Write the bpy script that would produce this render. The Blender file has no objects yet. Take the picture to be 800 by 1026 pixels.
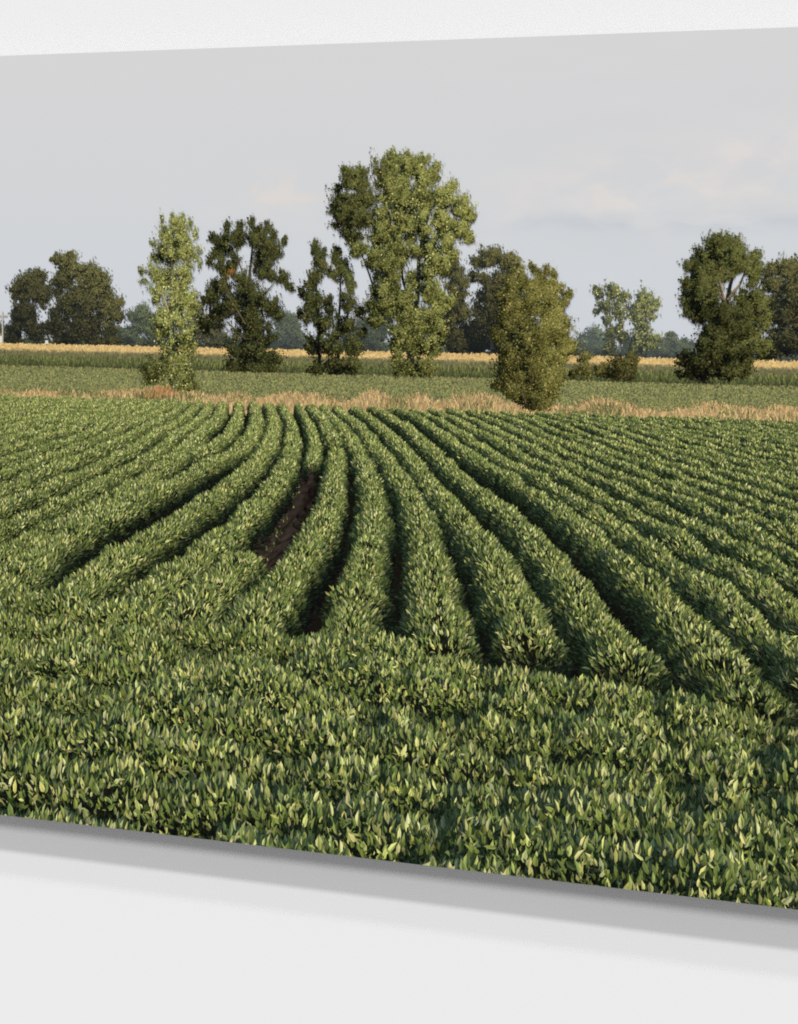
# A metal print of a soybean field, floating a little off a white wall.
# The print is flat: its picture is an inlay of small coloured chips under 3 mm thick, laid out by a little painter
# that works out where every leaf, blade and stalk of the pictured field falls on the sheet.
import bpy, math
import numpy as np
rng = np.random.default_rng(11)
C = bpy.context.scene

# ------------------------------------------------------------------ the sheet as seen (panel geometry)
AL = math.radians(16.8); F0 = 1600.0; H0 = 1.418       # yaw to the wall, focal length (px), distance to the sheet
SA, CA = math.sin(AL), math.cos(AL)
D4 = H0/CA; CAMX = D4*SA; CAMZ = 1.60
def sheet(u, v):
    u = np.asarray(u, float); v = np.asarray(v, float)
    D = H0/(CA+(u-400)/F0*SA)
    return CAMX+D*((u-400)/F0*CA-SA), CAMZ-D*(v-233.5)/F0
K = F0/D4                                              # pixels per metre on the sheet near its middle
ZH = float(sheet(400, 345.8)[1])                       # the pictured horizon
X0, X1 = float(sheet(-70, 0)[0]), float(sheet(870, 0)[0])
ZT = float(sheet(400, 41.5)[1]); ZB = float(sheet(400, 862.8)[1])
# ------------------------------------------------------------------ the pictured field
FV = 1100.0; HC = 3.45; HT = 0.62                      # pictured lens, eye height, canopy height
RL = 0.00045
def relief(Y): return -(0.0003+RL*np.log(900.0/np.clip(Y, 3.0, 880)))
def ground(u, v, z=0.0):                               # a point of the picture -> place in the field at height z
    X, Z = sheet(u, v); a = X*K; b = (Z-ZH)*K
    Y = FV*(HC-z)/np.maximum(-b, 1e-3)
    return a*Y/FV, Y
def atdepth(u, v, Y):
    X, Z = sheet(u, v); return X*K*Y/FV, HC+(Z-ZH)*K*Y/FV
SUN = np.array([0.27, -0.88, 0.33]); SUN /= np.linalg.norm(SUN)
SUNC = np.array([2.75, 2.38, 1.62]); SKYC = np.array([0.25, 0.34, 0.45])

def nrm(a): return a/np.maximum(np.linalg.norm(a, axis=-1, keepdims=True), 1e-9)
def vnoise(x, seed=0):                                 # smooth 1-D noise, -1..1
    r = np.random.default_rng(seed).uniform(-1, 1, 4096)
    i = np.floor(x).astype(int); f = x-i; f = f*f*(3-2*f)
    return r[i % 4096]*(1-f)+r[(i+1) % 4096]*f
def vnoise2(x, y, seed=0):
    r = np.random.default_rng(seed).uniform(-1, 1, (256, 256))
    i = np.floor(x).astype(int); j = np.floor(y).astype(int); f = x-i; g = y-j
    f = f*f*(3-2*f); g = g*g*(3-2*g)
    a = r[i % 256, j % 256]; b = r[(i+1) % 256, j % 256]; c = r[i % 256, (j+1) % 256]; d = r[(i+1) % 256, (j+1) % 256]
    return (a*(1-f)+b*f)*(1-g)+(c*(1-f)+d*f)*g
def fbm(x, y, seed=0, o=5):
    s = 0; a = .5
    for k in range(o): s = s+a*vnoise2(x*2**k, y*2**k, seed+k); a *= .5
    return s

# every batch is quads: P (N,4,3), albedo (N,3), sky share (N), haze (N), zone, part key
parts = {}
def put(key, P, alb, ao, zone, sunk=1.0, haze=0.0, nsm=None):
    n = len(P)
    if n == 0: return
    parts.setdefault(key, []).append(dict(P=P.astype(np.float32), alb=np.broadcast_to(alb, (n, 3)).astype(np.float32),
        ao=np.broadcast_to(ao, (n,)).astype(np.float32), zone=zone, sunk=np.broadcast_to(sunk, (n,)).astype(np.float32),
        haze=float(haze), nsm=nsm))

def leaves(pos, d, nr, L, W, halves):                  # pos base, d tip direction, nr normal; -> quads
    side = nrm(np.cross(d, nr)); nr = nrm(np.cross(side, d))
    L = L[:, None]; W = W[:, None]
    B = pos; T = pos+d*L-nr*L*.10
    if not halves:
        return np.stack([B, B+d*L*.42+side*W*.5, T, B+d*L*.42-side*W*.5], 1)
    up = nr*W*.16; M = B+d*L*.5
    q = [np.stack([B, B+d*L*.22+s*side*W*.40+up, B+d*L*.62+s*side*W*.44+up, T], 1) for s in (1, -1)]
    return np.concatenate(q, 0)

# ------------------------------------------------------------------ crop rows, traced along their crests
rows_px = {
 'R0': [(338,452),(336,475),(333,500),(324,525),(306,555),(286,580),(266,607),(246,634)],
 'E':  [(297,404),(302,412),(311,427),(316,445),(315,458),(312,466)],
 'F':  [(309,404),(314,411),(325,422),(331,435),(337,446)],
 'G':  [(322,405),(330,416),(342,427),(353,442),(362,457),(369,475),(374,495),(375,515),(374,535),(370,555),(365,575),(360,598),(352,625),(343,652)],
 'H':  [(334,405),(346,417),(360,427),(374,445),(388,462),(400,480),(411,497),(418,512),(424,530),(430,555),(433,580),(437,605),(442,630),(447,655)],
 'I':  [(350,406),(362,414),(376,424),(392,438),(408,456),(422,474),(438,495),(459,517),(476,537),(492,560),(503,580),(511,598),(522,622),(536,652)],
 'J':  [(364,406),(385,415),(407,428),(430,450),(455,475),(482,497),(508,518),(530,538),(552,563),(572,590),(592,620),(615,647),(640,676)],
 'K':  [(379,407),(400,412),(422,421),(450,442),(480,465),(503,477),(537,497),(567,520),(597,546),(627,569),(657,595),(682,625),(710,655),(740,685),(768,708)],
 'D':  [(279,403),(285,411),(293,427),(294,445),(289,465),(278,485),(262,503),(239,527),(213,549),(186,570),(158,593),(132,620)],
 'Dd': [(251,556),(240,566),(222,582),(196,608),(170,636)],
 'Cc': [(267,403),(272,411),(276,425),(271,445),(258,464),(241,480),(221,495),(200,510),(165,533),(126,557),(97,579),(62,608)],
 'B':  [(254,403),(257,412),(258,425),(252,440),(238,454),(207,468),(180,482),(154,496),(119,514),(81,533),(49,553),(19,577),(-40,612)],
 'A':  [(239,402),(240,410),(238,423),(230,437),(214,449),(198,458)],
 'A2': [(223,402),(223,410),(220,420),(204,433),(189,449),(174,463),(154,477),(136,489),(112,504),(75,523),(38,540),(-5,558),(-80,592)],
}
rows = {}
for k, p in rows_px.items():
    p = np.array(p, float); X, Y = ground(p[:, 0], p[:, 1], HT*.85)
    rows[k] = np.stack([X, Y], 1)
def resample(pl, ds=.05):
    seg = np.linalg.norm(np.diff(pl, axis=0), axis=1); s = np.concatenate([[0], np.cumsum(seg)])
    n = max(2, int(s[-1]/ds)); t = np.linspace(0, s[-1], n)
    q = np.stack([np.interp(t, s, pl[:, 0]), np.interp(t, s, pl[:, 1])], 1)
    return q
def smooth(q, w=15):
    w = min(w, (len(q)//2)*2-1)
    if w < 3: return q
    k = np.ones(w)/w; e = w//2
    pad = np.concatenate([2*q[0]-q[1:e+1][::-1], q, 2*q[-1]-q[-e-1:-1][::-1]])
    return np.stack([np.convolve(pad[:, 0], k, 'valid'), np.convolve(pad[:, 1], k, 'valid')], 1)
def byY(pl, Y):                                        # X of a row at depth Y (rows run away from the eye)
    o = np.argsort(pl[:, 1]); return np.interp(Y, pl[o, 1], pl[o, 0])
# rows to the right of K and to the left of A2 keep the planter's spacing
yy = np.linspace(6.0, 49.5, 90)
kx = byY(rows['K'], yy)
iK = rows['K'][:, 1]
lo = yy < iK.min(); sl = (byY(rows['K'], iK.min()+1.0)-byY(rows['K'], iK.min()))
kx[lo] = byY(rows['K'], iK.min())-sl*(iK.min()-yy[lo])*0.7
right = []
for n in range(1, 34):
    wob = vnoise(yy/6+n*.25, 5)*.10
    damp = np.clip(1-n/14, 0, 1)
    xs = kx*damp+(np.interp(yy, [6, 50], [3.05, .55]))*(1-damp)+n*.765+wob
    right.append(np.stack([xs, yy], 1))
ax = byY(rows['A2'], yy); left = []
for n in range(1, 34):
    damp = np.clip(1-n/10, 0, 1)
    xs = ax*damp+np.interp(yy, [6, 50], [-5.2, -6.6])*(1-damp)-n*.765+vnoise(yy/6-n*.25, 6)*.10
    left.append(np.stack([xs, yy], 1))

def crop(key, pl, w=.285, H=HT, dens=860, trim=True, seed=0, closed=0.0, lo_=.50, fr=1.15, fl_=1.75):
    q = smooth(resample(pl), 21)
    t = np.gradient(q, axis=0); t = nrm(t)
    seglen = np.linalg.norm(np.diff(q, axis=0), axis=1).sum()/len(q)
    Y = np.maximum(q[:, 1], 3); lod = np.clip(Y/22, 1, 1.45)
    vis = (np.abs(q[:, 0]) < .51*Y+.6) & (Y > 4.3) & (Y < 49.6)
    if trim: vis &= (q[:, 1] > 8.75-.28*q[:, 0]+.25*vnoise(q[:, 0]*3, 3))
    nn = dens*np.interp(Y, [12, 25], [1.45, 1.3])*seglen*(2*H*.75+2*w*1.15)/lod**2*vis
    cnt = rng.poisson(nn); N = cnt.sum()
    if N < 30: return
    i = np.repeat(np.arange(len(q)), cnt)
    r = rng.uniform
    S = i*seglen+r(0, seglen, N)
    base = q[i]+t[i]*r(-.05, .05, N)[:, None]; tn = np.stack([t[i, 1], -t[i, 0]], 1)
    lump = vnoise(S/.28, seed)*.5+vnoise(S/.11, seed+1)*.3+vnoise(S/1.3, seed+2)*.45
    endf = np.minimum(1, np.minimum(i, len(q)-1-i)*seglen/.45+.35)
    w = w*np.interp(Y[i], [8, 13, 22, 45], [1.36, 1.16, 1.0, .80]) if not closed else w*np.interp(Y[i], [16, 30], [1.0, .74 if closed > .4 else .92])
    px_, py_ = q[i, 0]+rng.normal(0, .02, N), q[i, 1]
    hol = vnoise2(px_/.24+50, py_/.24+50, 31)*.6+vnoise2(px_/.6+50, py_/.6+50, 33)*.5
    Hh = H*(1+.10*lump+hol*(.15 if trim else .27))*np.sqrt(endf); ww = w*(1+.24*vnoise(S/.37, seed+3)+.08*vnoise(S/.12, seed+4)+.07*lump)*np.sqrt(endf)
    th = r(-1, 1, N)*math.pi/2
    sx = np.sign(th)*np.abs(np.sin(th))**.75; cz = np.abs(np.cos(th))**.55
    dep = rng.exponential(.16, N).clip(0, .75)
    x = ww*sx*(1-dep*.7); z = (Hh*cz)*(1-dep*.35)-.02
    z = np.maximum(z, .03)
    f = np.abs(sx)*(1-cz*.4)
    out = np.stack([tn[:, 0]*np.sign(sx), tn[:, 1]*np.sign(sx), np.zeros(N)], 1)
    pos = np.concatenate([base+tn*x[:, None], z[:, None]], 1)
    up = np.array([0, 0, 1.0])
    g = rng.normal(0, 1, (N, 3))
    d = nrm(up*(1.30-1.0*f)[:, None]+out*(.15+.95*f)[:, None]+g*np.where(r(0, 1, N) < .35, .75, .25)[:, None])
    nrml = nrm(np.cross(d, rng.normal(0, 1, (N, 3)))+out*(f*.8)[:, None]+up*.20+np.array([.10, -.32, 0])*(1-.9*f)[:, None])
    l = lod[i]; L = (.034+.060*r(0, 1, N)**1.5)*l**.9*np.interp(Y[i], [12, 25], [1, 1.02]); W = L*r(.21, .39, N)+.004
    near = Y[i] < 15
    age = r(0, 1, N)
    alb = np.stack([.060+.062*age**2, .088+.062*age**2, .027+.016*age], 1)*(r(.72, 1.25, N)[:, None])
    pale = r(0, 1, N) < (.36*(1-.6*f)+.02)
    alb *= np.array([1.0, 1.03, .92]); alb[pale] = np.array([.240, .256, .112])*r(.65, 1.35, (pale.sum(), 1))*np.stack([r(.9, 1.08, pale.sum()), np.ones(pale.sum()), r(.75, 1.3, pale.sum())], 1)
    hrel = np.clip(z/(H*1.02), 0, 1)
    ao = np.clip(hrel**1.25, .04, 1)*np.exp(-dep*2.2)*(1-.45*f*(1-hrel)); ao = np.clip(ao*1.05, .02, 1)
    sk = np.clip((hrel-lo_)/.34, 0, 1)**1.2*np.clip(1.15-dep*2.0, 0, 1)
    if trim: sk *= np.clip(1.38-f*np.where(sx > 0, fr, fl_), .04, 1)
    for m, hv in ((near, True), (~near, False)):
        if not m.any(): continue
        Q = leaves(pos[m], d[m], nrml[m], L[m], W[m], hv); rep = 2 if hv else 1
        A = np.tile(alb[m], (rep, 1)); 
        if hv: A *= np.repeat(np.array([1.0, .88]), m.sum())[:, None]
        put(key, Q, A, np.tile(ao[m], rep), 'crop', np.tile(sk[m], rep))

ri = 0
def rk():
    global ri; ri += 1; return ('crop_row', ri)
for k in ('R0', 'E', 'F', 'G', 'H', 'I', 'J', 'K', 'D', 'Dd', 'Cc', 'B', 'A', 'A2'):
    crop(rk(), rows[k], w=.295 if k in ('G', 'H', 'R0', 'F') else {'E': .22, 'A2': .32, 'B': .32, 'Cc': .31, 'D': .28, 'Dd': .28, 'A': .27}.get(k, .30), seed=ri*17, fr=1.15 if k in ('G', 'H', 'I', 'J', 'K', 'F') else 1.6, fl_=1.75 if k in ('G', 'H', 'I', 'J', 'K', 'F') else 1.1)
for n, pl in enumerate(right): crop(rk(), pl, w=.285+.002*n, H=HT, seed=ri*17)
for n, pl in enumerate(left): crop(rk(), pl, w=min(.275+.008*n, .35), H=HT, seed=ri*17, closed=max(.05, 1-n*.07), lo_=.44 if n < 6 else .34, fr=1.35 if n < 6 else 1.1, fl_=1.1)
for n in range(9):                                     # headland rows, across the view
    xs = np.linspace(-6.4, 6.4, 66)
    y0 = 10.05-.72*n
    pl = np.stack([xs, y0-.30*xs*max(0, 1-n*.13)+.06*vnoise(xs/1.5, 40+n)], 1)
    crop(rk(), pl, w=.325, H=HT*1.0, dens=1200, trim=False, seed=900+n*7)
# low leaves between the rows
N = 26000
iy = rng.uniform(1/30, 1/8.3, N); Y = 1/iy; X = rng.uniform(-.45, .45, N)*Y
ok = rng.uniform(0, 1, N) < np.clip(.55+fbm(X/.4, Y/.4, 51)*1.3, .05, 1)
bx = np.interp(Y, [9.0, 13, 20, 34], [-2.3, -1.95, -1.9, -1.9]); ok &= (np.abs(X-bx) > .36) | (rng.uniform(0, 1, N) < .12)
X, Y = X[ok], Y[ok]; N = len(X)
pos = np.stack([X, Y, rng.uniform(.01, .20, N)+np.where(X < -2.4, .14, 0)], 1); g = rng.normal(0, 1, (N, 3))
put(('undergrowth', 0), leaves(pos, nrm(g+np.array([0, 0, .5])), nrm(rng.normal(0, 1, (N, 3))+np.array([0, 0, 1.0])), rng.uniform(.05, .11, N), rng.uniform(.025, .05, N), False),
    np.array([.07, .11, .038])*rng.uniform(.5, 1.3, (N, 1)), rng.uniform(.18, .45, N), 'crop', .12)
# scattered weeds and small plants in the bare gap
gp = np.array([(300, 470), (296, 500), (285, 525), (272, 548), (268, 560), (258, 570)], float)
gx, gy = ground(gp[:, 0], gp[:, 1], .1)
crop(rk(), np.stack([gx, gy], 1), w=.10, H=.10, dens=60, seed=77)
nrow = ri

# ------------------------------------------------------------------ second bean field, grass, corn
def frus(n, y0, y1, lim=.53):                          # random ground points seen evenly on the sheet
    iy = rng.uniform(1/y1, 1/y0, n); Y = 1/iy
    return rng.uniform(-lim, lim, n)*Y, Y
N = 84000
X, Y = frus(N, 56, 98)
pos = np.stack([X, Y, rng.uniform(.42, .66, N)+.06*np.sin(X*8.2)], 1)
d = nrm(rng.normal(0, .5, (N, 3))+np.array([0, 0, .7])); nr = nrm(rng.normal(0, 1, (N, 3))+np.array([0, -.4, .4]))
L = rng.uniform(.08, .15, N)*Y/60; W = L*rng.uniform(.5, .9, N)
age = rng.uniform(0, 1, (N, 1))
alb = (np.array([.120, .150, .056])*(1-age)+np.array([.215, .220, .105])*age)*(1+.16*fbm(X/9, Y/14, 3)[:, None])
put(('bean_field', 0), leaves(pos, d, nr, L, W, False), alb, .75, 'mid', np.clip(rng.uniform(.1, 1.3, N), 0, 1)*.72, .05)

def blades(n, X, Y, h, wd, lean, z0=0.0):
    P = np.zeros((n, 4, 3)); P[:, :, 0] = X[:, None]; P[:, :, 1] = Y[:, None]; P[:, :, 2] = z0 if np.isscalar(z0) else z0[:, None]
    lx = rng.normal(0, lean, n)*h
    P[:, 0, 0] -= wd/2; P[:, 1, 0] += wd/2
    P[:, 2, 0] += wd*.42+lx; P[:, 3, 0] += -wd*.42+lx
    P[:, 2, 2] += h; P[:, 3, 2] += h
    P[:, 1, 1] += wd*rng.uniform(-1, 1, n); P[:, 2, 1] += wd*rng.uniform(-1, 1, n)
    return P
N = 74000
X = rng.uniform(-28.5, 28.5, N); Y = rng.uniform(50.0, 56.5, N)
tall = .50+.34*vnoise(X/1.1, 8)+.18*vnoise(X/3.7, 9)+.10*vnoise(X/.35, 10)
h = .36+(.70-.22*np.clip((-X-3)/6, 0, 1))*tall*rng.uniform(.55, 1.35, N)
for uu, amp, sg in ((372, .5, .7), (480, .35, 1.6), (612, .45, 1.5), (160, .45, .9), (330, .2, 1.0), (745, .25, 2.0)):
    xc = float(atdepth(uu, 400, 53)[0]); h += amp*np.exp(-((X-xc)/sg)**2)*rng.uniform(.3, 1.1, N)
h = np.clip(h, .1, 1.9)
age = rng.uniform(0, 1, (N, 1))
gm = np.clip(fbm(X/1.6, Y/2, 21)*2.2+.30-.35*(X/23), 0, .92)
alb = np.array([.42, .285, .145])*(1-age)+np.array([.66, .50, .285])*age
red = np.exp(-((X-float(atdepth(162, 400, 53)[0]))/.55)**2)[:, None]
alb = alb*(1-red)+np.array([.52, .25, .12])*red
grn = (rng.uniform(0, 1, N) < gm*.75)[:, None]
alb = np.where(grn, np.array([.15, .175, .068]), alb)*rng.uniform(.65, 1.2, (N, 1))
zb = rng.uniform(0, .72, N)*h
put(('grass_strip', 0), blades(N, X, Y, (h-zb)*rng.uniform(.3, 1, N), rng.uniform(.02, .055, N), .30, zb), alb, .7, 'mid', rng.uniform(.18, .62, N)*.85, .03)
# low verge under the trees
N = 9000
X = rng.uniform(-54, 54, N); Y = rng.uniform(95, 99, N)
put(('grass_strip', 0), blades(N, X, Y, rng.uniform(.2, .8, N), rng.uniform(.08, .2, N), .3),
    np.array([.20, .19, .085])*rng.uniform(.5, 1.3, (N, 1)), .6, 'mid', rng.uniform(.1, .7, N), .06)
# corn: leaf blades on the front rows, tassels over the whole field
N = 40000
Y = 99.5+rng.exponential(1.7, N); X = rng.uniform(-56, 56, N)
z0 = rng.uniform(0, 1.35, N); h = rng.uniform(.2, .55, N)
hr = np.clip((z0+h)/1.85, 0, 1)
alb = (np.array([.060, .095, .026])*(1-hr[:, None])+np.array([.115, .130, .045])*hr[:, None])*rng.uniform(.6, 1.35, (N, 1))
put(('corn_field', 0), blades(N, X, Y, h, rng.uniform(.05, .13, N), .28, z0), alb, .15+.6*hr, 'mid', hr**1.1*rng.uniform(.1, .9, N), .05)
N = 42000
iy = rng.uniform(1/212, 1/101, N); Y = 1/iy; X = rng.uniform(-.54, .54, N)*Y
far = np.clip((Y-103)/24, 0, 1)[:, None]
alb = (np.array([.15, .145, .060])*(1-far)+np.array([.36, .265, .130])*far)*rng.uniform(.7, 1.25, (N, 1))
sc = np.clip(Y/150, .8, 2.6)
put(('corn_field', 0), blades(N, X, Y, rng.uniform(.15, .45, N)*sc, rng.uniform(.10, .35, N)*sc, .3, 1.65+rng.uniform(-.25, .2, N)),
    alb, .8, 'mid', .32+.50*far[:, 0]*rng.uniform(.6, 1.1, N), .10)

# ------------------------------------------------------------------ trees: clumps (u, v, rx, ry) read off the photograph
def tube(key, pts, Y, zone, alb, nside=6, haze=0.0, jitter=0.0):      # pts: (u, v, width px)
    pts = np.array(pts, float); n = len(pts)
    X, Z = atdepth(pts[:, 0], pts[:, 1], Y); R = pts[:, 2]*Y/FV/2
    Yv = Y+rng.normal(0, jitter, n)
    ang = np.linspace(0, 2*math.pi, nside, endpoint=False)
    ring = np.stack([X[:, None]+R[:, None]*np.cos(ang), Yv[:, None]+R[:, None]*np.sin(ang), Z[:, None]+0*ang], 2)
    Q = []
    for i in range(n-1):
        for j in range(nside):
            k = (j+1) % nside
            Q.append([ring[i, j], ring[i, k], ring[i+1, k], ring[i+1, j]])
    Q = np.array(Q)
    put(key, Q, np.array(alb)*rng.uniform(.8, 1.2, (len(Q), 1)), .5, zone, .8, haze)

def crown(key, clumps, Y, pal, leaf=2.2, cover=2.3, fuzz=.22, up=.2, puff=.34, zone='tree', haze=0.0, bright=1.0, droop=0.0, shade=None):
    wts = np.array([c[2]*c[3] for c in clumps]); tu = np.average([c[0] for c in clumps], weights=wts); tv = np.average([c[1] for c in clumps], weights=wts)
    cu_, cz_ = atdepth(tu, tv, Y); ext = max(8.0, np.sqrt(np.average([(c[0]-tu)**2+(c[1]-tv)**2 for c in clumps], weights=wts)))*1.3*Y/FV
    for ci, c in enumerate(clumps):
        u, v, rx, ry = c[0]+1, c[1]+2.2, c[2], c[3]; b = c[4] if len(c) > 4 else 1.0; dy = c[5] if len(c) > 5 else None
        cv = c[6] if len(c) > 6 else 1.0
        m = Y/FV
        X, Z = atdepth(u, v, Y)
        Yc = Y+(rng.uniform(-.5, .5)*rx*m if dy is None else dy*rx*m)
        npf = int(np.clip(rx*ry/(13 if leaf > 1.9 else 9), 12, 110))
        g = nrm(rng.normal(0, 1, (npf, 3))); rad = rng.uniform(.35, 1, npf)**.55
        pc = g*rad[:, None]*np.array([rx, rx*.9, ry])*m*.84
        pr = rng.uniform(.5, 1.45, npf)*puff*1.20*math.sqrt(rx*ry)*m*(1 if npf > 20 else 1.2)
        n = int(4.0*cover*cv*math.pi*rx*ry/(leaf*leaf*.42))
        k = rng.integers(0, npf, n)
        e = nrm(rng.normal(0, 1, (n, 3))); er = np.minimum(np.abs(rng.normal(0, .62, n))*(1+rng.exponential(fuzz, n)*.35), 1.22)
        ax_ = nrm(g*np.array([1, 1, .7])+np.array([0, 0, .75-droop])+rng.normal(0, .25, (npf, 3)))[k]
        off = e*er[:, None]*pr[k][:, None]*.80
        off = off+ax_*((off*ax_).sum(1)*(1.1 if leaf > 1.95 else .5))[:, None]
        pos = pc[k]+off
        outw = nrm(pos/np.array([rx, rx*.9, ry])+off*.0)
        o2 = nrm(outw*.5+e*.8)
        pos = pos+np.array([X, Yc, Z])
        nr = nrm(o2*.9+rng.normal(0, .75, (n, 3))+np.array([0, 0, up]))
        d = nrm(np.cross(nr, rng.normal(0, 1, (n, 3)))+np.array([0, 0, -.25-droop]))
        Ls = leaf*m*rng.uniform(.7, 1.35, n); W = Ls*rng.uniform(.5, .85, n)
        a = rng.uniform(0, 1, (n, 1)); p0, p1 = np.array(pal[0]), np.array(pal[1])
        tint = 1+.10*rng.normal(0, 1, (npf, 1))[k]
        alb = (p0*(1-a)+p1*a)*b*bright*tint
        if len(pal) > 2:
            s_ = (rng.uniform(0, 1, n) < .05); alb[s_] = np.array(pal[2])
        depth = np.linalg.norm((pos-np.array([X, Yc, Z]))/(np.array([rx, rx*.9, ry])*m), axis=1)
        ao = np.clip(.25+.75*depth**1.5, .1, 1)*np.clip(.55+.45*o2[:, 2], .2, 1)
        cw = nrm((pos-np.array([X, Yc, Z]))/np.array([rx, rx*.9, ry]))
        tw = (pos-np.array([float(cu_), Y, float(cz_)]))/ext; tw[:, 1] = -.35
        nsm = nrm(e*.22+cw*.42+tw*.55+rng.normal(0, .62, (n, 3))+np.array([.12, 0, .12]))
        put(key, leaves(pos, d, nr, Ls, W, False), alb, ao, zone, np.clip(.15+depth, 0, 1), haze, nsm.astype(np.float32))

OL = [(.038, .046, .018), (.092, .086, .034)]           # olive willow
COT = [(.085, .104, .036), (.168, .180, .068), (.26, .27, .13)]
COTD = [(.036, .046, .018), (.078, .084, .032)]
MAP = [(.020, .027, .012), (.044, .050, .020), (.09, .075, .03)]
POP = [(.105, .130, .046), (.215, .235, .092), (.40, .41, .22)]
BUSH = [(.046, .052, .018), (.125, .122, .042), (.22, .21, .10)]
FAR = [(.042, .060, .034), (.075, .092, .046)]
BARK = (.17, .12, .085); BARKD = (.06, .048, .036)
trees = []
def tree(kind, label, tk, sub): trees.append((kind, label, tk, sub))
# willow pair on the far left
Yw = 330
K_ = ('t', 'w1'); 
crown(K_+('crown',), [(30,285,17,19,.75),(20,290,13,14,.7),(42,292,13,17,.7),(25,315,18,18,.5),(40,330,16,14,.45),(14,325,10,16,.5),(12,338,12,8,.45),(38,274,8,8,.8)], Yw, OL, leaf=1.9, cover=2.2, haze=.04, droop=.5, bright=.8)
tube(K_+('trunk',), [(38,346,4),(37,325,3),(34,305,2),(30,290,1)], Yw+6, 'tree', BARKD, haze=.1)
K_ = ('t', 'w2')
crown(K_+('crown',), [(68,262,15,12,1.1),(86,272,18,17,1.2),(62,282,15,16,.75),(98,282,15,17,1.05),(78,300,24,20,.75),(105,305,13,22,.95),(60,315,13,20,.5),(84,325,22,20,.5),(110,330,13,16,.85),(118,308,7,18,.9),(66,335,16,11,.4),(98,338,16,9,.5),(55,256,6,7,.9),(70,253,6,5,1.1)], Yw-20, OL, leaf=1.9, cover=2.4, haze=.04, droop=.5)
tube(K_+('trunk',), [(80,347,5),(78,325,4),(72,305,3),(70,285,2)], Yw-12, 'tree', BARKD, haze=.1)
# poplar
K_ = ('t', 'pop'); Yp = 57
crown(K_+('crown',), [(174,222,8,11,1.05),(166,232,9,12,.9),(183,232,10,14,1.0),(172,248,17,15,.9),(160,252,10,12,.85),(188,252,10,14,.95),(150,268,9,8,1.1,0,.55),(165,275,15,16,1.0),(182,275,14,17,1.05),(158,292,10,12,1.1),(175,300,17,18,1.1),(190,300,9,16,1.0),(166,322,14,18,1.1),(184,325,14,18,1.1),(174,345,15,18,1.1),(190,345,8,13,1.0),(176,366,13,15,.95),(184,382,11,14,.85),(155,372,14,13,.5),(168,360,11,11,.7),(194,385,8,12,.4),(180,393,9,6,.6),(178,378,12,15,.9),(190,380,10,13,.65),(157,370,14,12,.55),(172,388,12,8,.8)], Yp, POP, leaf=2.4, cover=1.15, fuzz=.5, puff=.36, bright=.84)
crown(K_+('crown',), [(162,217,2,7,1,0,.8),(172,214,2,7,1,0,.8),(183,217,3,7,1,0,.8),(196,232,3,7,1,0,.6),(199,247,4,5,1,0,.6),(141,268,4,5,1,0,.6),(200,262,4,5,1,0,.5),(144,280,5,5,1,0,.5),(153,240,5,6,1,0,.6),(190,222,3,7,1,0,.7)], Yp, POP, leaf=2.3, cover=1.1, fuzz=.5, puff=.5, bright=.85)
tube(K_+('trunk',), [(176,395,4.5),(175,360,3.6),(173,320,3),(173,285,2.4),(173,250,1.6),(173,225,.8)], Yp+.3, 'tree', (.30, .26, .19))
for q in ([(173,320,2),(162,290,1.2),(152,270,.6)], [(173,300,1.6),(184,275,1),(192,250,.5)], [(173,270,1.3),(166,245,.9),(163,222,.4)]): tube(K_+('branch',), q, Yp, 'tree', (.26, .22, .16))
# dark maple
K_ = ('t', 'map'); Ym = 97
crown(K_+('crown',), [(224,243,11,14),(238,236,10,16),(255,234,10,16),(266,246,12,15),(276,250,9,9),(222,262,10,12,1.2),(232,258,8,10,.9,None,.7),(262,264,15,12),(280,274,9,7,.9),(270,274,9,5,1,None,.7),(222,282,12,12),(242,282,15,13,1.1),(212,294,10,9),(226,306,18,13,1),(252,300,18,15,1.1),(270,304,12,11),(216,318,12,12,.8,None,.5),(205,322,7,13,.7),(278,312,8,6,.9),(248,325,18,15,.9),(240,345,14,16,1.1),(256,352,14,14,1.1),(266,332,12,14,.9),(234,362,10,9,.9),(274,358,9,12,1.1),(262,366,12,7,.9),(246,366,10,7,1.1),(288,282,4,5),(238,370,12,6,.8),(258,370,14,6,.9),(272,367,9,6,.9)], Ym, MAP, leaf=2.4, cover=2.0, fuzz=.25, puff=.33, bright=1.0)
crown(K_+('crown',), [(227,225,3,7),(240,221,3,7),(252,220,3,7),(267,224,3,7),(284,240,3,6),(274,233,3,7),(214,236,4,6),(210,258,4,5),(205,298,4,6),(291,286,4,4),(214,252,4,4)], Ym, MAP, leaf=2.2, cover=2.2, puff=.5)
crown(K_+('crown',), [(231,270,5,4,1)], Ym-9, [(.16, .075, .02), (.22, .12, .03)], leaf=2.4, cover=.8)
tube(K_+('trunk',), [(247,373,6),(246,350,5),(247,320,4),(249,290,3),(252,262,2),(254,240,1)], Ym+1, 'tree', BARKD)
for q in ([(247,325,3),(232,300,2),(222,270,1),(218,250,.6)], [(248,312,2.6),(268,292,1.6),(280,278,.8)], [(249,290,2),(240,262,1.3),(236,240,.7)], [(247,340,2.5),(228,322,1.6),(210,316,.8)]): tube(K_+('branch',), q, Ym, 'tree', BARKD)
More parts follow.
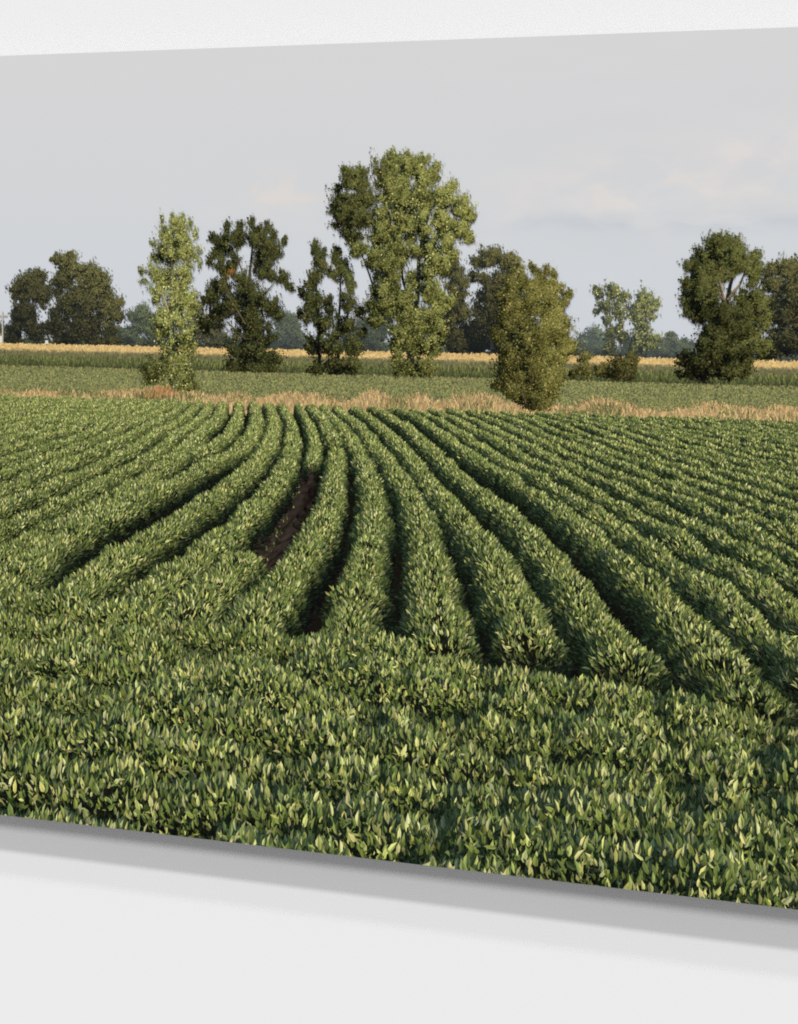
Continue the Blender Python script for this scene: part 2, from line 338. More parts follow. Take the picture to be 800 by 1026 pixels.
# twin dark tree beside the cottonwood
K_ = ('t', 'twin')
crown(K_+('crown',), [(316,254,9,12),(322,268,8,12),(314,280,9,13),(338,258,9,11,.9),(345,266,9,10,1.2),(334,272,7,9),(350,282,9,11,1.6),(314,300,12,12),(330,300,9,12,.8,None,.6),(346,300,11,11,1.0,None,.7),(306,310,6,12,.9),(320,322,13,14),(342,322,15,13,1),(316,345,13,13,.8),(334,342,13,14,.9),(352,345,11,13,1.0),(318,362,13,9,.9),(340,362,13,9,1),(355,362,9,8,1.2),(316,369,12,5,.8),(334,369,14,5,.8),(352,368,10,5,1)], Ym-1, MAP, leaf=2.4, cover=1.75, fuzz=.35, puff=.32, bright=1.15)
crown(K_+('crown',), [(315,243,3,6),(324,250,3,5),(337,248,4,5),(302,290,4,6),(301,312,4,5),(360,310,5,7),(362,330,5,7)], Ym, MAP, leaf=2.3, cover=2, puff=.5, bright=1.15)
tube(K_+('trunk',), [(321,372,4),(320,340,3),(318,305,2),(317,270,1.2)], Ym+2, 'tree', BARKD)
tube(K_+('trunk',), [(340,371,3.5),(339,340,2.6),(341,305,1.8),(342,272,1.)], Ym+2, 'tree', BARKD)
# the cottonwood, its shaded limb first
K_ = ('t', 'cot')
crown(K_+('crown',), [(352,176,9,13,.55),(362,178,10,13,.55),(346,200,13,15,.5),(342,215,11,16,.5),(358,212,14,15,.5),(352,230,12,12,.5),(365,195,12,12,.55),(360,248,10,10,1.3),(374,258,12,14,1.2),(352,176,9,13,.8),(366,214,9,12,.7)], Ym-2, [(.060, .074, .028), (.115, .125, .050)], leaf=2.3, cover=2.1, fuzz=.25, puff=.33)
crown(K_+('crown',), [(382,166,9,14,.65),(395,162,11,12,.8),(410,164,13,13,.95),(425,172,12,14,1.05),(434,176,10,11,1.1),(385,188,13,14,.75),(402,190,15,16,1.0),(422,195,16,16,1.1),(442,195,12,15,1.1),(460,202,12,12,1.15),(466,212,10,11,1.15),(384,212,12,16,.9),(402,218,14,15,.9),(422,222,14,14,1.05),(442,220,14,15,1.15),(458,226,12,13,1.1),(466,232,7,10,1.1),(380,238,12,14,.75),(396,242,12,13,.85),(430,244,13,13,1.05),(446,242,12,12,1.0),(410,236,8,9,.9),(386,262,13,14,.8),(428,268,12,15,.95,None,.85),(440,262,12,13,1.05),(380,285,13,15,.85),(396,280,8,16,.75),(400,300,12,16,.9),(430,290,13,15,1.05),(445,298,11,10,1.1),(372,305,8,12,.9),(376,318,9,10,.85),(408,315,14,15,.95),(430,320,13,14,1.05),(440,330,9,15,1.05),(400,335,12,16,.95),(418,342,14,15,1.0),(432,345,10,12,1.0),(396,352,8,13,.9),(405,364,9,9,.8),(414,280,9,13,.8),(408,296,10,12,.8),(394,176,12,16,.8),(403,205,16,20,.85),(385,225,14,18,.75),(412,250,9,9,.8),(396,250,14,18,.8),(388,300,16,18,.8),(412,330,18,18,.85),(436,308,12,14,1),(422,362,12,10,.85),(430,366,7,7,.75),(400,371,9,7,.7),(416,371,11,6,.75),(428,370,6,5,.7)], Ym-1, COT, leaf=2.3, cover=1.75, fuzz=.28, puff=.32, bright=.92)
crown(K_+('crown',), [(393,152,4,5),(408,153,4,4),(425,157,5,5),(437,165,4,6),(452,183,5,5),(472,214,4,6),(477,196,0.1,.1),(344,168,4,5,.6),(338,184,4,6,.6),(334,205,4,7,.55),(470,236,4,6),(360,168,3,5,.6),(455,252,5,5)], Ym-1, COT, leaf=2.2, cover=2, puff=.5)
tube(K_+('trunk',), [(412,376,9),(412,350,7),(416,320,5),(419,290,4.5),(420,262,3.5),(423,240,2.5),(430,215,1.6),(436,195,.8)], Ym+2, 'tree', BARK)
for q in ([(411,345,5),(398,315,4),(390,280,3),(384,250,2.4),(372,220,1.6),(358,195,.9)], [(398,315,3),(376,290,2),(366,262,1.4),(356,240,.8)], [(416,320,3),(404,280,2.4),(400,240,1.8),(398,205,1)], [(420,270,2),(436,245,1.4),(450,222,.8)]): tube(K_+('branch',), q, Ym+2, 'tree', BARKD)
# olive trees behind it
K_ = ('t', 'beh1')
crown(K_+('crown',), [(452,268,14,13,.9),(458,285,13,16,.85),(450,305,15,17,.75),(462,310,8,16,.8),(448,330,15,16,.6),(456,342,12,10,.5),(438,325,12,18,.6)], 260, OL, leaf=1.9, cover=2.5, haze=.04, droop=.4, bright=.9)
tube(K_+('trunk',), [(452,350,4),(452,325,3),(451,300,2)], 266, 'tree', BARKD, haze=.1)
K_ = ('t', 'beh2')
crown(K_+('crown',), [(484,258,12,11,.9),(498,256,14,10,1.1),(512,260,11,11,1.1),(480,274,10,9,.8),(504,274,14,13,.9),(490,290,14,13,.6),(486,305,12,15,.55),(506,300,13,16,.7),(498,325,17,18,.5),(480,325,11,15,.45),(518,290,8,14,.8)], 270, OL, leaf=1.9, cover=2.3, haze=.04, droop=.4)
tube(K_+('trunk',), [(494,350,5),(493,325,4),(490,300,3),(488,280,2)], 277, 'tree', BARKD, haze=.1)
# round bush in front
K_ = ('t', 'bush'); Yb = 50.6
crown(K_+('crown',), [(512,288,11,14,.9),(528,282,12,12,1.0),(545,280,10,11,1.1),(552,286,7,9,1.15),(508,305,14,16,.8),(528,305,17,18,.85),(548,302,14,17,1.1),(556,310,8,12,1.2),(510,328,15,17,.75),(532,332,20,20,.85),(553,330,14,18,1.1),(566,341,9,14,1.2),(512,352,15,16,.75),(535,356,18,17,.9),(556,354,10,14,1.2),(513,372,15,13,.7),(534,376,17,14,.95),(550,376,9,12,1.2),(520,391,13,10,.75),(540,392,13,10,.95),(506,384,8,7,.6),(530,402,13,6,.7),(548,388,11,13,1.1),(513,390,11,10,.7),(536,400,17,8,.8),(555,376,9,14,1.1)], Yb, BUSH, leaf=2.1, cover=2.6, fuzz=.35, puff=.34)
crown(K_+('crown',), [(520,270,3,6),(533,264,3,6),(540,270,3,5),(561,286,3,5),(570,292,3,4),(566,320,4,5),(546,268,4,6),(555,272,4,5),(568,292,4,4),(570,345,4,8,1.2),(501,294,4,6,.8),(497,332,4,8,.8),(564,300,5,5),(557,369,5,6),(497,384,5,5,.6)], Yb, BUSH, leaf=2.4, cover=2, fuzz=.4, puff=.5)
tube(K_+('trunk',), [(534,408,4),(533,390,3),(531,360,2.4),(530,320,1.6)], Yb, 'tree', BARKD)
for q in ([(538,408,3),(548,375,2),(552,340,1)], [(529,408,3),(518,375,2),(512,340,1)]): tube(K_+('branch',), q, Yb, 'tree', BARKD)
# two slim poplars further off
K_ = ('t', 'slim1')
crown(K_+('crown',), [(612,289,8,8,.9),(600,292,5,7,.8),(622,294,6,7,.9),(605,304,6,8,.8),(618,308,8,9,.9),(607,318,5,7,.8,None,.6),(619,324,6,8,.8),(612,335,6,9,.7),(624,334,6,7,.6),(610,347,7,7,.7),(596,288,3,5,.8),(597,309,4,3,.8)], 250, POP, leaf=2.2, cover=1.6, puff=.4, haze=.10, bright=.62)
tube(K_+('trunk',), [(613,352,2.2),(612,330,1.8),(611,308,1.3),(611,290,.8)], 251, 'tree', BARK, haze=.1)
K_ = ('t', 'slim2')
crown(K_+('crown',), [(645,294,7,7),(642,304,10,8),(652,310,8,7),(636,314,6,6),(645,322,11,9),(643,336,12,10),(638,346,9,7,.9),(652,340,8,8,.9),(656,300,4,5)], 250, POP, leaf=2.2, cover=1.7, puff=.4, haze=.10, bright=.80)
tube(K_+('trunk',), [(644,354,2.2),(644,330,1.6),(644,308,1.1),(645,295,.6)], 256, 'tree', BARK, haze=.1)
# big tree on the right
K_ = ('t', 'right')
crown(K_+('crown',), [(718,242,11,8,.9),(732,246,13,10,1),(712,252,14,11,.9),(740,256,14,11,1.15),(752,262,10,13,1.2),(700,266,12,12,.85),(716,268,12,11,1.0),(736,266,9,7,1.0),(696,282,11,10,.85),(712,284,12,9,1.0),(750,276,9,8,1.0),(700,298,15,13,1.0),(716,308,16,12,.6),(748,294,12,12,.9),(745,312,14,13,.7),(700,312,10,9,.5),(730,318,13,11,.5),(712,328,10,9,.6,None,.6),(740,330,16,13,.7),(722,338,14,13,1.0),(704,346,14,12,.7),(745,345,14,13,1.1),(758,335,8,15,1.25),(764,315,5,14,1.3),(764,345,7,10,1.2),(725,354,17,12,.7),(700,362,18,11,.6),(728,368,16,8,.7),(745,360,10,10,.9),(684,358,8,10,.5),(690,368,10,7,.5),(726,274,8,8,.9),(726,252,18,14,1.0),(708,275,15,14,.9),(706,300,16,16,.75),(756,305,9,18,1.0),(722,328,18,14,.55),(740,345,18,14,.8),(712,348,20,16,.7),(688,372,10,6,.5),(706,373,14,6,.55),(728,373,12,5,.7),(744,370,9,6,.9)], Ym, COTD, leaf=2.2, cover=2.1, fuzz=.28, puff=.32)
crown(K_+('crown',), [(716,236,4,4),(728,236,4,4),(688,264,4,5),(686,282,4,6),(686,300,4,6),(758,254,4,5),(736,240,4,4),(687,310,4,4)], Ym, COTD, leaf=2.2, cover=2, puff=.5)
tube(K_+('trunk',), [(733,378,7),(731,360,6),(728,330,5),(728,305,4),(732,285,3),(738,265,1.6)], Ym+1, 'tree', BARK)
for q in ([(728,305,3),(718,290,2),(708,272,1)], [(728,310,3),(722,285,2),(722,262,1)], [(729,300,2.4),(742,284,1.6),(748,268,.8)], [(727,325,3),(712,310,2),(698,296,1)]): tube(K_+('branch',), q, Ym, 'tree', BARK)
# willows at the right edge
K_ = ('t', 'edge')
crown(K_+('crown',), [(772,268,9,8,1.2),(786,268,10,9,1.1),(774,282,10,12,1.2),(796,272,12,12,1.0),(790,292,14,14,.9),(774,300,8,14,.8),(800,300,14,16,.8),(782,318,13,15,.5),(804,322,13,16,.6),(776,338,12,14,.6),(796,342,15,13,.5),(818,300,14,26,.8),(830,325,14,24,.6),(770,350,8,8,.6),(815,345,14,10,.5)], 220, OL, leaf=2.1, cover=2.3, haze=.03, droop=.4)
tube(K_+('trunk',), [(786,356,5),(785,330,4),(784,305,3),(780,285,1.6)], 222, 'tree', BARKD)
# shrubs on the edge of the corn
K_ = ('t', 'shrub1')
crown(K_+('crown',), [(586,356,7,9),(583,368,8,9,.9),(590,370,8,7,.9),(600,366,6,8,.8),(573,372,4,5,.7)], Ym, OL, leaf=2.3, cover=2, bright=1.25)
K_ = ('t', 'shrub2')
crown(K_+('crown',), [(620,362,9,8,.8),(632,360,8,9,.9),(616,370,10,8,.7),(630,371,12,7,.7),(606,372,6,5,.7)], Ym, OL, leaf=2.3, cover=2.2, bright=.8)
# tree lines beyond the corn
FL = [
 ('far1', [(132,322,8,14),(142,316,9,14),(150,325,10,14),(135,338,14,9,.8),(156,335,10,12,.8),(124,334,6,8)], 300, .18, FAR, 1.0),
 ('far2', [(200,318,9,20,1.5),(208,330,10,14,1),(216,338,14,9,.8),(194,335,8,12,1)], 290, .14, OL, .8),
 ('far3', [(285,320,12,14,.9),(292,332,13,12,.8),(278,335,12,11,.8),(300,338,10,8,.8)], 420, .30, FAR, 1.0),
 ('far4', [(352,334,16,12,.7),(368,328,14,16,.7),(376,338,14,10,.7),(384,322,9,12,.6)], 380, .24, FAR, .9),
 ('far5', [(466,335,13,14,.5),(478,340,14,11,.5),(456,342,12,8,.5),(520,338,13,12,.5),(500,342,20,8,.4)], 290, .07, OL, .5),
 ('far6', [(590,338,10,9),(584,345,12,7),(600,340,11,11),(596,333,7,6),(604,347,14,6),(576,348,8,6)], 480, .42, FAR, 1.0),
 ('far7', [(629,345,8,10,.6),(657,347,10,8,.9),(668,341,9,9),(678,345,9,8),(672,334,5,5),(690,346,9,9),(684,350,14,6)], 430, .34, FAR, .8),
 ('far8', [(232,344,14,6,.7),(262,345,16,6,.7),(310,345,16,6,.7),(330,346,14,5,.7)], 430, .25, FAR, .8),
 ('far9', [(8,340,10,8,.6),(-8,330,12,16,.6),(22,343,12,5,.6),(-30,325,20,22,.7)], 400, .2, FAR, .9),
]
def hv(u): return 350+(u-400)*.021
FL.append(('far10', [(u, hv(u)-rng.uniform(0, 4), 8, rng.uniform(4, 8), rng.uniform(.6, 1)) for u in range(196, 480, 9)], 440, .22, FAR, .75))
FL.append(('far11', [(u, hv(u)-rng.uniform(0, 3), 8, rng.uniform(3, 6), rng.uniform(.6, 1)) for u in range(570, 880, 9)], 450, .28, FAR, .75))
FL.append(('far12', [(u, hv(u)-rng.uniform(0, 3), 8, rng.uniform(3, 7), rng.uniform(.5, .9)) for u in range(-60, 200, 9)], 445, .12, FAR, .75))
for nm, cl, Yf, hz, pal, br in FL:
    crown(('t', nm, 'crown'), cl, Yf, pal, leaf=1.7, cover=3.0, puff=.42, haze=hz*.62, bright=br, up=.3)

# ------------------------------------------------------------------ light the pictured field: sun map per zone
axu = nrm(np.cross(np.array([0, 0, 1.0]), SUN)); axv = np.cross(SUN, axu)
allb = [(k, b) for k, L_ in parts.items() for b in L_]
for zone, cell, bias in (('crop', .028, .05), ('mid', None, 0), ('tree', .22, .9)):
    if cell is None: continue
    bs = [b for _, b in allb if b['zone'] == zone]
    P = np.concatenate([b['P'] for b in bs]); c = P.mean(1)
    pts = np.concatenate([c, (P[:, 0]+P[:, 2])/2*.5+P[:, 1]*.5, (P[:, 0]+P[:, 2])/2*.5+P[:, 3]*.5, P[:, 2]*.6+c*.4]).astype(np.float64)
    a, b_, s = pts@axu, pts@axv, pts@SUN
    a0, b0 = a.min(), b_.min(); na = int((a.max()-a0)/cell)+3; nb = int((b_.max()-b0)/cell)+3
    grid = np.full(na*nb, -1e9)
    np.maximum.at(grid, ((a-a0)/cell).astype(int)*nb+((b_-b0)/cell).astype(int), s)
    for b in bs:
        cc = b['P'].mean(1).astype(np.float64); vis = 0
        for oa, ob in ((0, 0), (.7, .3), (-.6, .5), (.2, -.7)):
            ia = np.clip(((cc@axu-a0)/cell+oa).astype(int), 0, na-1); ib = np.clip(((cc@axv-b0)/cell+ob).astype(int), 0, nb-1)
            vis = vis+(grid[ia*nb+ib] < cc@SUN+bias)*.25
        b['vis'] = vis
EYE = np.array([0, 0, HC])
HZ = np.array([.44, .52, .53])
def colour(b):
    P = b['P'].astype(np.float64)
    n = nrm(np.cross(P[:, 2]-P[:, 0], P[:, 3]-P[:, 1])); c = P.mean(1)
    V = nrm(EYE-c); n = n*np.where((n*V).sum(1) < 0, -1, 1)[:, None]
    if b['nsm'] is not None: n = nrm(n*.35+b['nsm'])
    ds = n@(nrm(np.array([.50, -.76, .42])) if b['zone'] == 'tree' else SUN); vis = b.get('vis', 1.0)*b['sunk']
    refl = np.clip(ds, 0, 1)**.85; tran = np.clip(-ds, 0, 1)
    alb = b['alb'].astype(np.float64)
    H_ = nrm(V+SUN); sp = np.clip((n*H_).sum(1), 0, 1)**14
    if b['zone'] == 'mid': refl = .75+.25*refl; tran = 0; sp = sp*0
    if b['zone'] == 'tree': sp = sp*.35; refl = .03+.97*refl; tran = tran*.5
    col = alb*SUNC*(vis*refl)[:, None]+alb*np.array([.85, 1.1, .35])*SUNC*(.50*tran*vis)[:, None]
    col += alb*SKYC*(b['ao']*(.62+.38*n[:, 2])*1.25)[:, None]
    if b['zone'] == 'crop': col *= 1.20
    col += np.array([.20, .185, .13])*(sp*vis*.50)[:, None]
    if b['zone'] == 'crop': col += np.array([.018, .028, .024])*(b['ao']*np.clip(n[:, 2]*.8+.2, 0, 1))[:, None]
    h = b['haze']; col = col*(1-h)+HZ*h*.62
    col = np.clip(col, 0, 1)
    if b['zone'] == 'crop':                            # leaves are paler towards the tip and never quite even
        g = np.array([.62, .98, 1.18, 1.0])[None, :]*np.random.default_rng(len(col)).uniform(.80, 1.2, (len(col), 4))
    else: g = np.random.default_rng(len(col)).uniform(.86, 1.14, (len(col), 4))
    return np.clip(col[:, None, :]*g[:, :, None], 0, 1)

# ------------------------------------------------------------------ Blender objects
def nodes_mat(name):
    m = bpy.data.materials.new(name); m.use_nodes = True
    return m, m.node_tree.nodes, m.node_tree.links, m.node_tree.nodes['Principled BSDF']
ink, nd, lk, bs = nodes_mat('print_ink')
at = nd.new('ShaderNodeAttribute'); at.attribute_name = 'ink'
hs = nd.new('ShaderNodeHueSaturation'); hs.inputs['Value'].default_value = 1.0
lk.new(at.outputs['Color'], hs.inputs['Color']); lk.new(hs.outputs['Color'], bs.inputs['Base Color'])
bs.inputs['Roughness'].default_value = .55; bs.inputs['Specular IOR Level'].default_value = .0
alum, nd, lk, bs = nodes_mat('coated_aluminium')
nz = nd.new('ShaderNodeTexNoise'); nz.inputs['Scale'].default_value = 60
cr = nd.new('ShaderNodeValToRGB'); cr.color_ramp.elements[0].color = (.60, .60, .61, 1); cr.color_ramp.elements[1].color = (.66, .66, .67, 1)
lk.new(nz.outputs['Fac'], cr.inputs['Fac']); lk.new(cr.outputs['Color'], bs.inputs['Base Color']); bs.inputs['Roughness'].default_value = .5
paint, nd, lk, bs = nodes_mat('white_wall_paint')
nz = nd.new('ShaderNodeTexNoise'); nz.inputs['Scale'].default_value = 3.0
cr = nd.new('ShaderNodeValToRGB'); cr.color_ramp.elements[0].color = (.858, .858, .858, 1); cr.color_ramp.elements[1].color = (.862, .862, .862, 1)
lk.new(nz.outputs['Fac'], cr.inputs['Fac']); lk.new(cr.outputs['Color'], bs.inputs['Base Color'])
bs.inputs['Roughness'].default_value = .9; bs.inputs['Specular IOR Level'].default_value = .1

def link(name, me, parent=None, mat=None, label=None):
    o = bpy.data.objects.new(name, me); C.collection.objects.link(o)
    if parent: o.parent = parent
    if mat and me: me.materials.append(mat)
    if label: o['label'] = label
    return o
def quadmesh(name, V, col, dom='FACE'):                # V (N,4,3) on the sheet
    n = len(V); me = bpy.data.meshes.new(name)
    me.vertices.add(n*4); me.vertices.foreach_set('co', V.reshape(-1).astype(np.float32))
    me.loops.add(n*4); me.loops.foreach_set('vertex_index', np.arange(n*4, dtype=np.int32))
    me.polygons.add(n); me.polygons.foreach_set('loop_start', np.arange(0, n*4, 4, dtype=np.int32))
    try: me.polygons.foreach_set('loop_total', np.full(n, 4, dtype=np.int32))
    except Exception: pass
    a = me.color_attributes.new('ink', 'FLOAT_COLOR', 'CORNER')
    c4 = np.ones((n, 4, 4), np.float32)
    c4[:, :, :3] = col[:, None, :] if col.ndim == 2 else col
    a.data.foreach_set('color', c4.reshape(-1))
    me.update(calc_edges=True); return me
def grade(col):                                        # the ink's own response
    return np.clip(col, 0.004, .9)
def onsheet(P):
    Y = np.maximum(P[..., 1], 3.0)
    X = P[..., 0]/Y*FV/K; Z = ZH+(P[..., 2]-HC)/Y*FV/K
    return np.stack([X, relief(Y), Z], -1)
def clip(V, col):
    keep = (V[:, :, 0].max(1) > X0) & (V[:, :, 0].min(1) < X1) & (V[:, :, 2].max(1) > ZB) & (V[:, :, 2].min(1) < ZT)
    V = V[keep]; col = col[keep]
    V[:, :, 0] = V[:, :, 0].clip(X0, X1); V[:, :, 2] = V[:, :, 2].clip(ZB, ZT)
    a = V[:, 2]-V[:, 0]; b = V[:, 3]-V[:, 1]
    ok = np.abs(a[:, 0]*b[:, 2]-a[:, 2]*b[:, 0]) > 1e-9
    V = V[ok]; col = col[ok]
    # face the viewer
    a = V[:, 2]-V[:, 0]; b = V[:, 3]-V[:, 1]; fl = (a[:, 2]*b[:, 0]-a[:, 0]*b[:, 2]) > 0
    V[fl] = V[fl][:, ::-1]
    if col.ndim == 3: col[fl] = col[fl][:, ::-1]
    return V, col

root = bpy.data.objects.new('metal_print', None); C.collection.objects.link(root)
MZ = ZB; root.location = (0, 0, MZ)
root['label'] = 'frameless metal print of a soybean field with trees, floating off the white wall'
root['category'] = 'wall art'
OFF = np.array([0, 0, -MZ])
GAP = .028
def boxmesh(name, a, b, bev=.0006):
    import bmesh
    bm = bmesh.new(); bmesh.ops.create_cube(bm, size=1)
    for v in bm.verts: v.co = [(a[i]+b[i])/2+v.co[i]*(b[i]-a[i]) for i in range(3)]
    if bev: bmesh.ops.bevel(bm, geom=list(bm.edges), offset=bev, segments=2, affect='EDGES')
    me = bpy.data.meshes.new(name); bm.to_mesh(me); bm.free(); return me
link('panel', boxmesh('panel', (X0, .0003, ZB-MZ), (X1, .0033, ZT-MZ), 0), root, alum)
link('hanging_block', boxmesh('hanging_block', (X0+.12, .0036, .14), (X1-.12, GAP-.001, ZT-MZ-.14)), root, alum)

def srgb(*c):
    c = np.array(c, float)/255; return np.where(c <= .04045, c/12.92, ((c+.055)/1.055)**2.4)
# sky, a grid of tinted cells
nu, nv = 420, 230
us = np.linspace(-72, 872, nu); vs = np.linspace(20, 366, nv)
gx = np.linspace(X0, X1, nu); gz = np.linspace(ZT, float(sheet(400, 360)[1]), nv)
GX, GZ = np.meshgrid(gx, gz, indexing='ij')
pu = GX*K+400; pv = 233.5+(CAMZ-GZ)*K                  # picture coordinates near the middle of the sheet
t = (pv-41)/(343-41)
top, mid, low = srgb(211, 210, 211), srgb(207, 209, 211), srgb(203, 208, 214)
tt = t[..., None]
col = np.where(tt < .5, top+(mid-top)*tt*2, mid+(low-mid)*(tt-.5)*2)
cx = (pu-220)/110; 
wx = 26*fbm(pu/55, pv/40, 61); wy = 14*fbm(pu/50, pv/30, 64)
qu, qv = pu+wx, pv+wy
w1 = np.exp(-((pu-262)/80)**2-((pv-194)/22)**2)*np.clip(fbm(qu/36, qv/20, 71)*2.0+.35, 0, 1)
band = np.clip((pu-430)/230, 0, 1)
w2 = band*np.exp(-((pv-(192-.12*(pu-600)))/34)**2)*np.clip(fbm(qu/48+7, qv/26, 81, 6)*1.9+.70, 0, 1)
w3 = band*np.exp(-((pv-222)/10)**2)*np.clip(fbm(qu/70, qv/20+3, 85)*1.6+.6, 0, 1)
col = col+(srgb(217, 212, 208)-col)*(w1*1.0)[..., None]+(srgb(216, 213, 211)-col)*(np.clip(w2*1.7, 0, 1))[..., None]+(srgb(190, 197, 204)-col)*(np.clip(w3*1.0, 0, .7))[..., None]
w4 = np.clip((pu-150)/500, 0, 1)*np.clip(fbm(pu/150, pv/35, 91)*1.2, -1, 1)
col = col*(1+.018*w4[..., None])
i, j = np.meshgrid(np.arange(nu-1), np.arange(nv-1), indexing='ij')
G = np.stack([GX, 0*GX-.0001, GZ], -1)
q = np.stack([G[i, j], G[i, j+1], G[i+1, j+1], G[i+1, j]], 2).reshape(-1, 4, 3)
cc = np.stack([col[i, j], col[i, j+1], col[i+1, j+1], col[i+1, j]], 2).reshape(-1, 4, 3)
# wash: printed sheets read a touch brighter than ink values
GAINS = 1.05
me = bpy.data.meshes.new('sky'); 
me = quadmesh('sky', q+OFF, cc*GAINS); link('sky', me, root, ink, 'pale grey evening sky with faint cloud wisps')
# the pictured ground, below everything planted on it
def sheetband(name, y0, y1, z, c0, c1, label=None, dz=1.0, n=160, m=60, seed=0, amp=.25):
    iy = np.linspace(1/y0, 1/y1, m); Yg = 1/iy
    ag = np.linspace(-.54, .54, n)
    A, I = np.meshgrid(ag, Yg, indexing='ij'); X = A*I
    P = np.stack([X, I, np.full_like(X, z)], -1); S = onsheet(P); S[..., 1] = relief(I*dz)+.00004
    f = np.clip(.5+fbm(X*1.3, I*1.3, seed), 0, 1)[..., None]
    cl = np.array(c0)*(1-f)+np.array(c1)*f
    i, j = np.meshgrid(np.arange(n-1), np.arange(m-1), indexing='ij')
    q = np.stack([S[i, j], S[i+1, j], S[i+1, j+1], S[i, j+1]], 2).reshape(-1, 4, 3)
    c = np.stack([cl[i, j], cl[i+1, j], cl[i+1, j+1], cl[i, j+1]], 2).reshape(-1, 4, 3)
    q, c = clip(q, c)
    return link(name, quadmesh(name, q+OFF, c), root, ink, label)
sheetband('soil', 4.0, 50.0, 0.0, (.006, .005, .004), (.012, .009, .007), seed=1, n=300, m=200)
def bare():
    t = np.linspace(0, 1, 40); cu = np.interp(t, [0, .25, .6, 1], [324, 310, 289, 268]); cv_ = np.interp(t, [0, .25, .6, 1], [440, 476, 522, 574])
    X, Y = ground(cu, cv_, 0); wv = np.interp(t, [0, .15, .5, .85, 1], [.05, .30, .42, .35, .1])
    js = np.linspace(-1, 1, 14); XX = X[:, None]+wv[:, None]*js*(1+.2*rng.normal(0, 1, (40, 14))); YY = Y[:, None]+0*js
    P = np.stack([XX, YY, 0*XX+.01], -1); S = onsheet(P); S[..., 1] -= .00001
    c = np.array([.034, .025, .020])*(1+.45*rng.normal(0, 1, (40, 14, 1))).clip(.3, 2)*np.clip(1.05-.5*np.abs(js+.3), .2, 1)[None, :, None]
    q = np.stack([S[:-1, :-1], S[:-1, 1:], S[1:, 1:], S[1:, :-1]], 2).reshape(-1, 4, 3)
    cc = np.stack([c[:-1, :-1], c[:-1, 1:], c[1:, 1:], c[1:, :-1]], 2).reshape(-1, 4, 3)
    q, cc = clip(q, cc); link('bare_soil', quadmesh('bare_soil', q+OFF, cc), root, ink, 'bare brown soil where a crop row is missing')
bare()
sheetband('field_ground', 50.0, 99.0, 0.0, (.10, .12, .05), (.14, .15, .07), dz=1.0, seed=4)
sheetband('corn_ground', 99.0, 216.0, 0.0, (.22, .17, .08), (.30, .22, .11), dz=1.0, seed=6)
sheetband('far_ground', 216.0, 880.0, 0.0, (.045, .055, .035), (.06, .07, .045), dz=1.0, seed=7)

LB = {'w1': 'grey green willow at the far left behind the golden corn', 'w2': 'olive willow with sunlit top beside the grey green one',
 'pop': 'slim pale yellow green poplar standing in the dry grass', 'map': 'dark green maple with ragged top and one rusty patch',
 'twin': 'dark narrow tree with two tops left of the tallest tree', 'cot': 'tallest cottonwood, sunlit on its right side',
 'beh1': 'olive tree half hidden behind the tallest cottonwood', 'beh2': 'olive brown tree behind the round bush',
 'bush': 'big round olive bush at the edge of the dry grass', 'slim1': 'sparse slim poplar with gaps, left of two',
 'slim2': 'lighter slim poplar, right of two', 'right': 'large dark round tree on the right with orange lit limbs',
 'edge': 'olive willow cut by the right edge', 'shrub1': 'small light green shrub against the corn', 'shrub2': 'low dark shrub against the corn',
 'far1': 'bluish far trees left of the slim poplar', 'far2': 'far trees right of the slim poplar', 'far3': 'hazy far trees right of the dark maple',
 'far4': 'hazy far trees under the tallest cottonwood', 'far5': 'dark far tree line behind the round bush', 'far6': 'blue far trees left of the two slim poplars',
 'far7': 'blue far trees right of the two slim poplars', 'far8': 'low hazy hedge behind the dark maple', 'far9': 'far trees at the left edge', 'far10': 'low dark hedge line across the middle', 'far11': 'low bluish hedge line on the right', 'far12': 'low dark hedge line on the left'}
tnodes = {}
nt = 0
for key, L_ in parts.items():
    V = np.concatenate([onsheet(b['P'].astype(np.float64)) for b in L_]); col = np.concatenate([colour(b) for b in L_])
    V, col = clip(V, grade(col))
    if len(V) == 0: continue
    if key[0] == 't':
        sub = key[2]; nm = key[1]
        if nm not in tnodes:
            kind = 'bush' if nm in ('bush', 'shrub1', 'shrub2') else ('tree_line' if nm.startswith('far') else 'tree')
            tnodes[nm] = link(kind, None, root, None, LB[nm])
            bx = V[:, :, 0].mean(); bz = V[:, :, 2].min()
            tnodes[nm].location = (bx, 0, bz-MZ)
        p = tnodes[nm]
        link(sub, quadmesh(sub, V+OFF-np.array(p.location), col), p, ink)
    else:
        o = link(key[0], quadmesh(key[0], V+OFF, col), root, ink)
        if key[0] == 'crop_row': pass
        elif key[0] in ('bean_field', 'grass_strip', 'corn_field', 'undergrowth'):
            o['kind'] = 'stuff'
            o['label'] = {'undergrowth': 'low dark leaves between the crop rows', 'bean_field': 'green bean field beyond the dry grass', 'grass_strip': 'strip of dry tan grass', 'corn_field': 'corn field with golden tassels'}[key[0]]
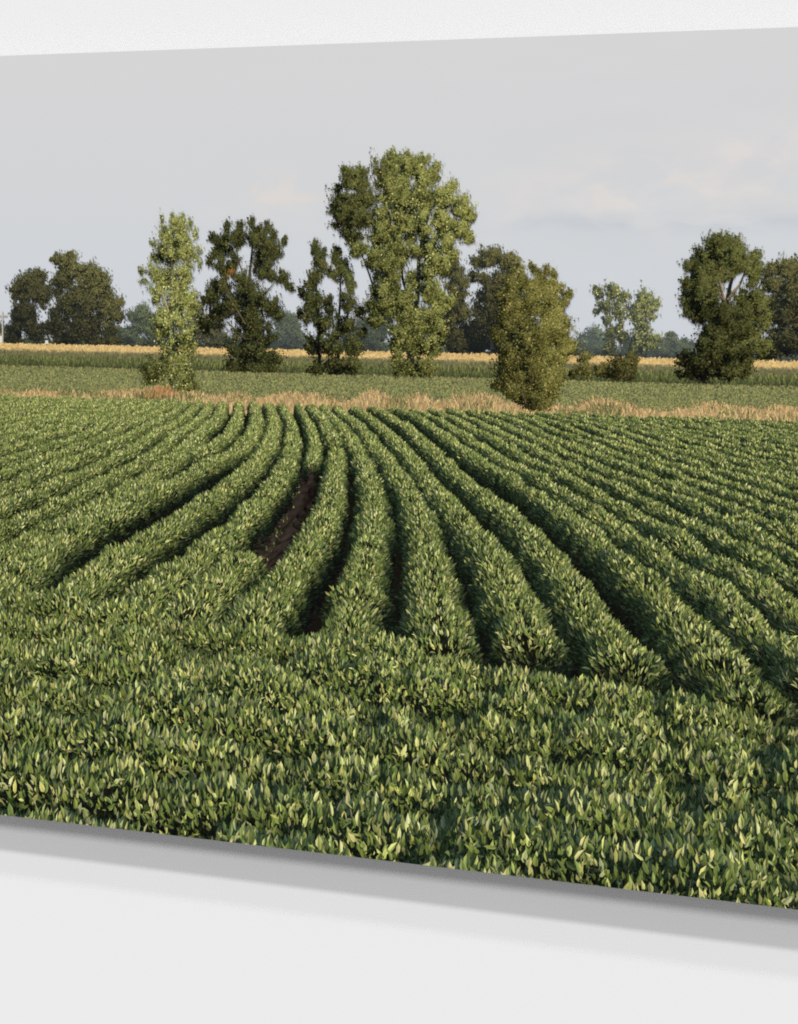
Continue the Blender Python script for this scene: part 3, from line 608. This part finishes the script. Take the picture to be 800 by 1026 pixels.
# utility pole and little white sheds at the far left
def flat(name, rects, parent=None, label=None):
    Q = []; Cc = []
    for (u0, v0, u1, v1, c, Yd) in rects:
        X, Z = sheet(np.array([u0, u1, u1, u0]), np.array([v1, v1, v0, v0]))
        Q.append(np.stack([X, np.full(4, float(relief(Yd))), Z], 1)); Cc.append(srgb(*c))
    V, c = clip(np.array(Q), np.array(Cc))
    return link(name, quadmesh(name, V+OFF, c), parent or root, ink, label)
flat('utility_pole', [(2.6, 312, 4.0, 345, (190, 182, 165), 200), (0, 315.5, 8.5, 317, (190, 182, 165), 198)], None, 'pale utility pole at the left edge')
flat('shed', [(-12, 336, 3, 344, (225, 222, 215), 205), (-12, 334, 3, 336.5, (150, 120, 95), 204)], None, 'small white shed by the pole')
flat('roadside_box', [(46, 341, 49, 344.5, (225, 222, 210), 190)], None, 'tiny white box under the willow')

# the wall behind
wall = link('wall', boxmesh('wall', (-3.2, GAP, -.2), (3.2, GAP+.12, 3.4), 0), None, paint)
wall['kind'] = 'structure'

# ------------------------------------------------------------------ studio lamps, high above and in front
def lamp(name, tanv, dist, side, power, size):
    el = math.atan(tanv); cz = (ZT+ZB)/2
    d = np.array([side, -1.0, 0]); d /= np.linalg.norm(d)
    # tanv is the fall of the shadow per unit of stand-off, seen square to the wall
    v = np.array([side, -1.0, tanv]); v /= np.linalg.norm(v)
    l = bpy.data.lights.new(name, 'AREA'); l.shape = 'DISK'; l.size = size; l.energy = power
    o = bpy.data.objects.new(name, l); C.collection.objects.link(o)
    p = np.array([0, 0, cz])+v*dist; o.location = p
    import mathutils
    o.rotation_euler = mathutils.Vector(-v).to_track_quat('-Z', 'Y').to_euler()
    return o
def power(E, tanv, dist):                              # wall irradiance wanted -> lamp power
    cosw = 1/math.sqrt(1+tanv*tanv); return E*math.pi*dist*dist/cosw/ (1.0)
DI = 140.0
lamp('softbox_low', .80, DI, .0, power(.245*math.pi/.86/math.pi, .80, DI)*math.pi, DI*.19)
lamp('softbox_mid', 1.59, DI, .0, power(.245*math.pi/.86/math.pi, 1.59, DI)*math.pi, DI*.055)
lamp('softbox_high', 2.40, DI, .0, power(.085*math.pi/.86/math.pi, 2.40, DI)*math.pi, DI*.05)
w = bpy.data.worlds.new('World'); C.world = w; w.use_nodes = True
bg = w.node_tree.nodes['Background']; bg.inputs['Color'].default_value = (1, 1, 1, 1); bg.inputs['Strength'].default_value = .315

# ------------------------------------------------------------------ camera
cam = bpy.data.cameras.new('camera'); co = bpy.data.objects.new('camera', cam); C.collection.objects.link(co)
co.location = (CAMX, -H0, CAMZ); co.rotation_euler = (math.pi/2, 0, AL)
cam.sensor_fit = 'VERTICAL'; cam.sensor_height = 36; cam.lens = 36*F0/1026
cam.shift_y = -(513-233.5)/1026; cam.clip_start = .05; cam.clip_end = 100
C.camera = co
C.view_settings.view_transform = 'Standard'; C.view_settings.look = 'None'
C.view_settings.exposure = 0; C.view_settings.gamma = 1
C.render.engine = 'CYCLES'; C.cycles.max_bounces = 4; C.cycles.use_denoising = False; C.cycles.filter_width = 1.9
tot = sum(len(o.data.polygons) for o in bpy.data.objects if o.type == 'MESH'); print('faces', tot, 'rows', nrow)
for k in ('D', 'G', 'H', 'I', 'J', 'K'): print(k, [round(float(byY(rows[k], y)), 2) for y in (10, 14, 20, 30, 40)])
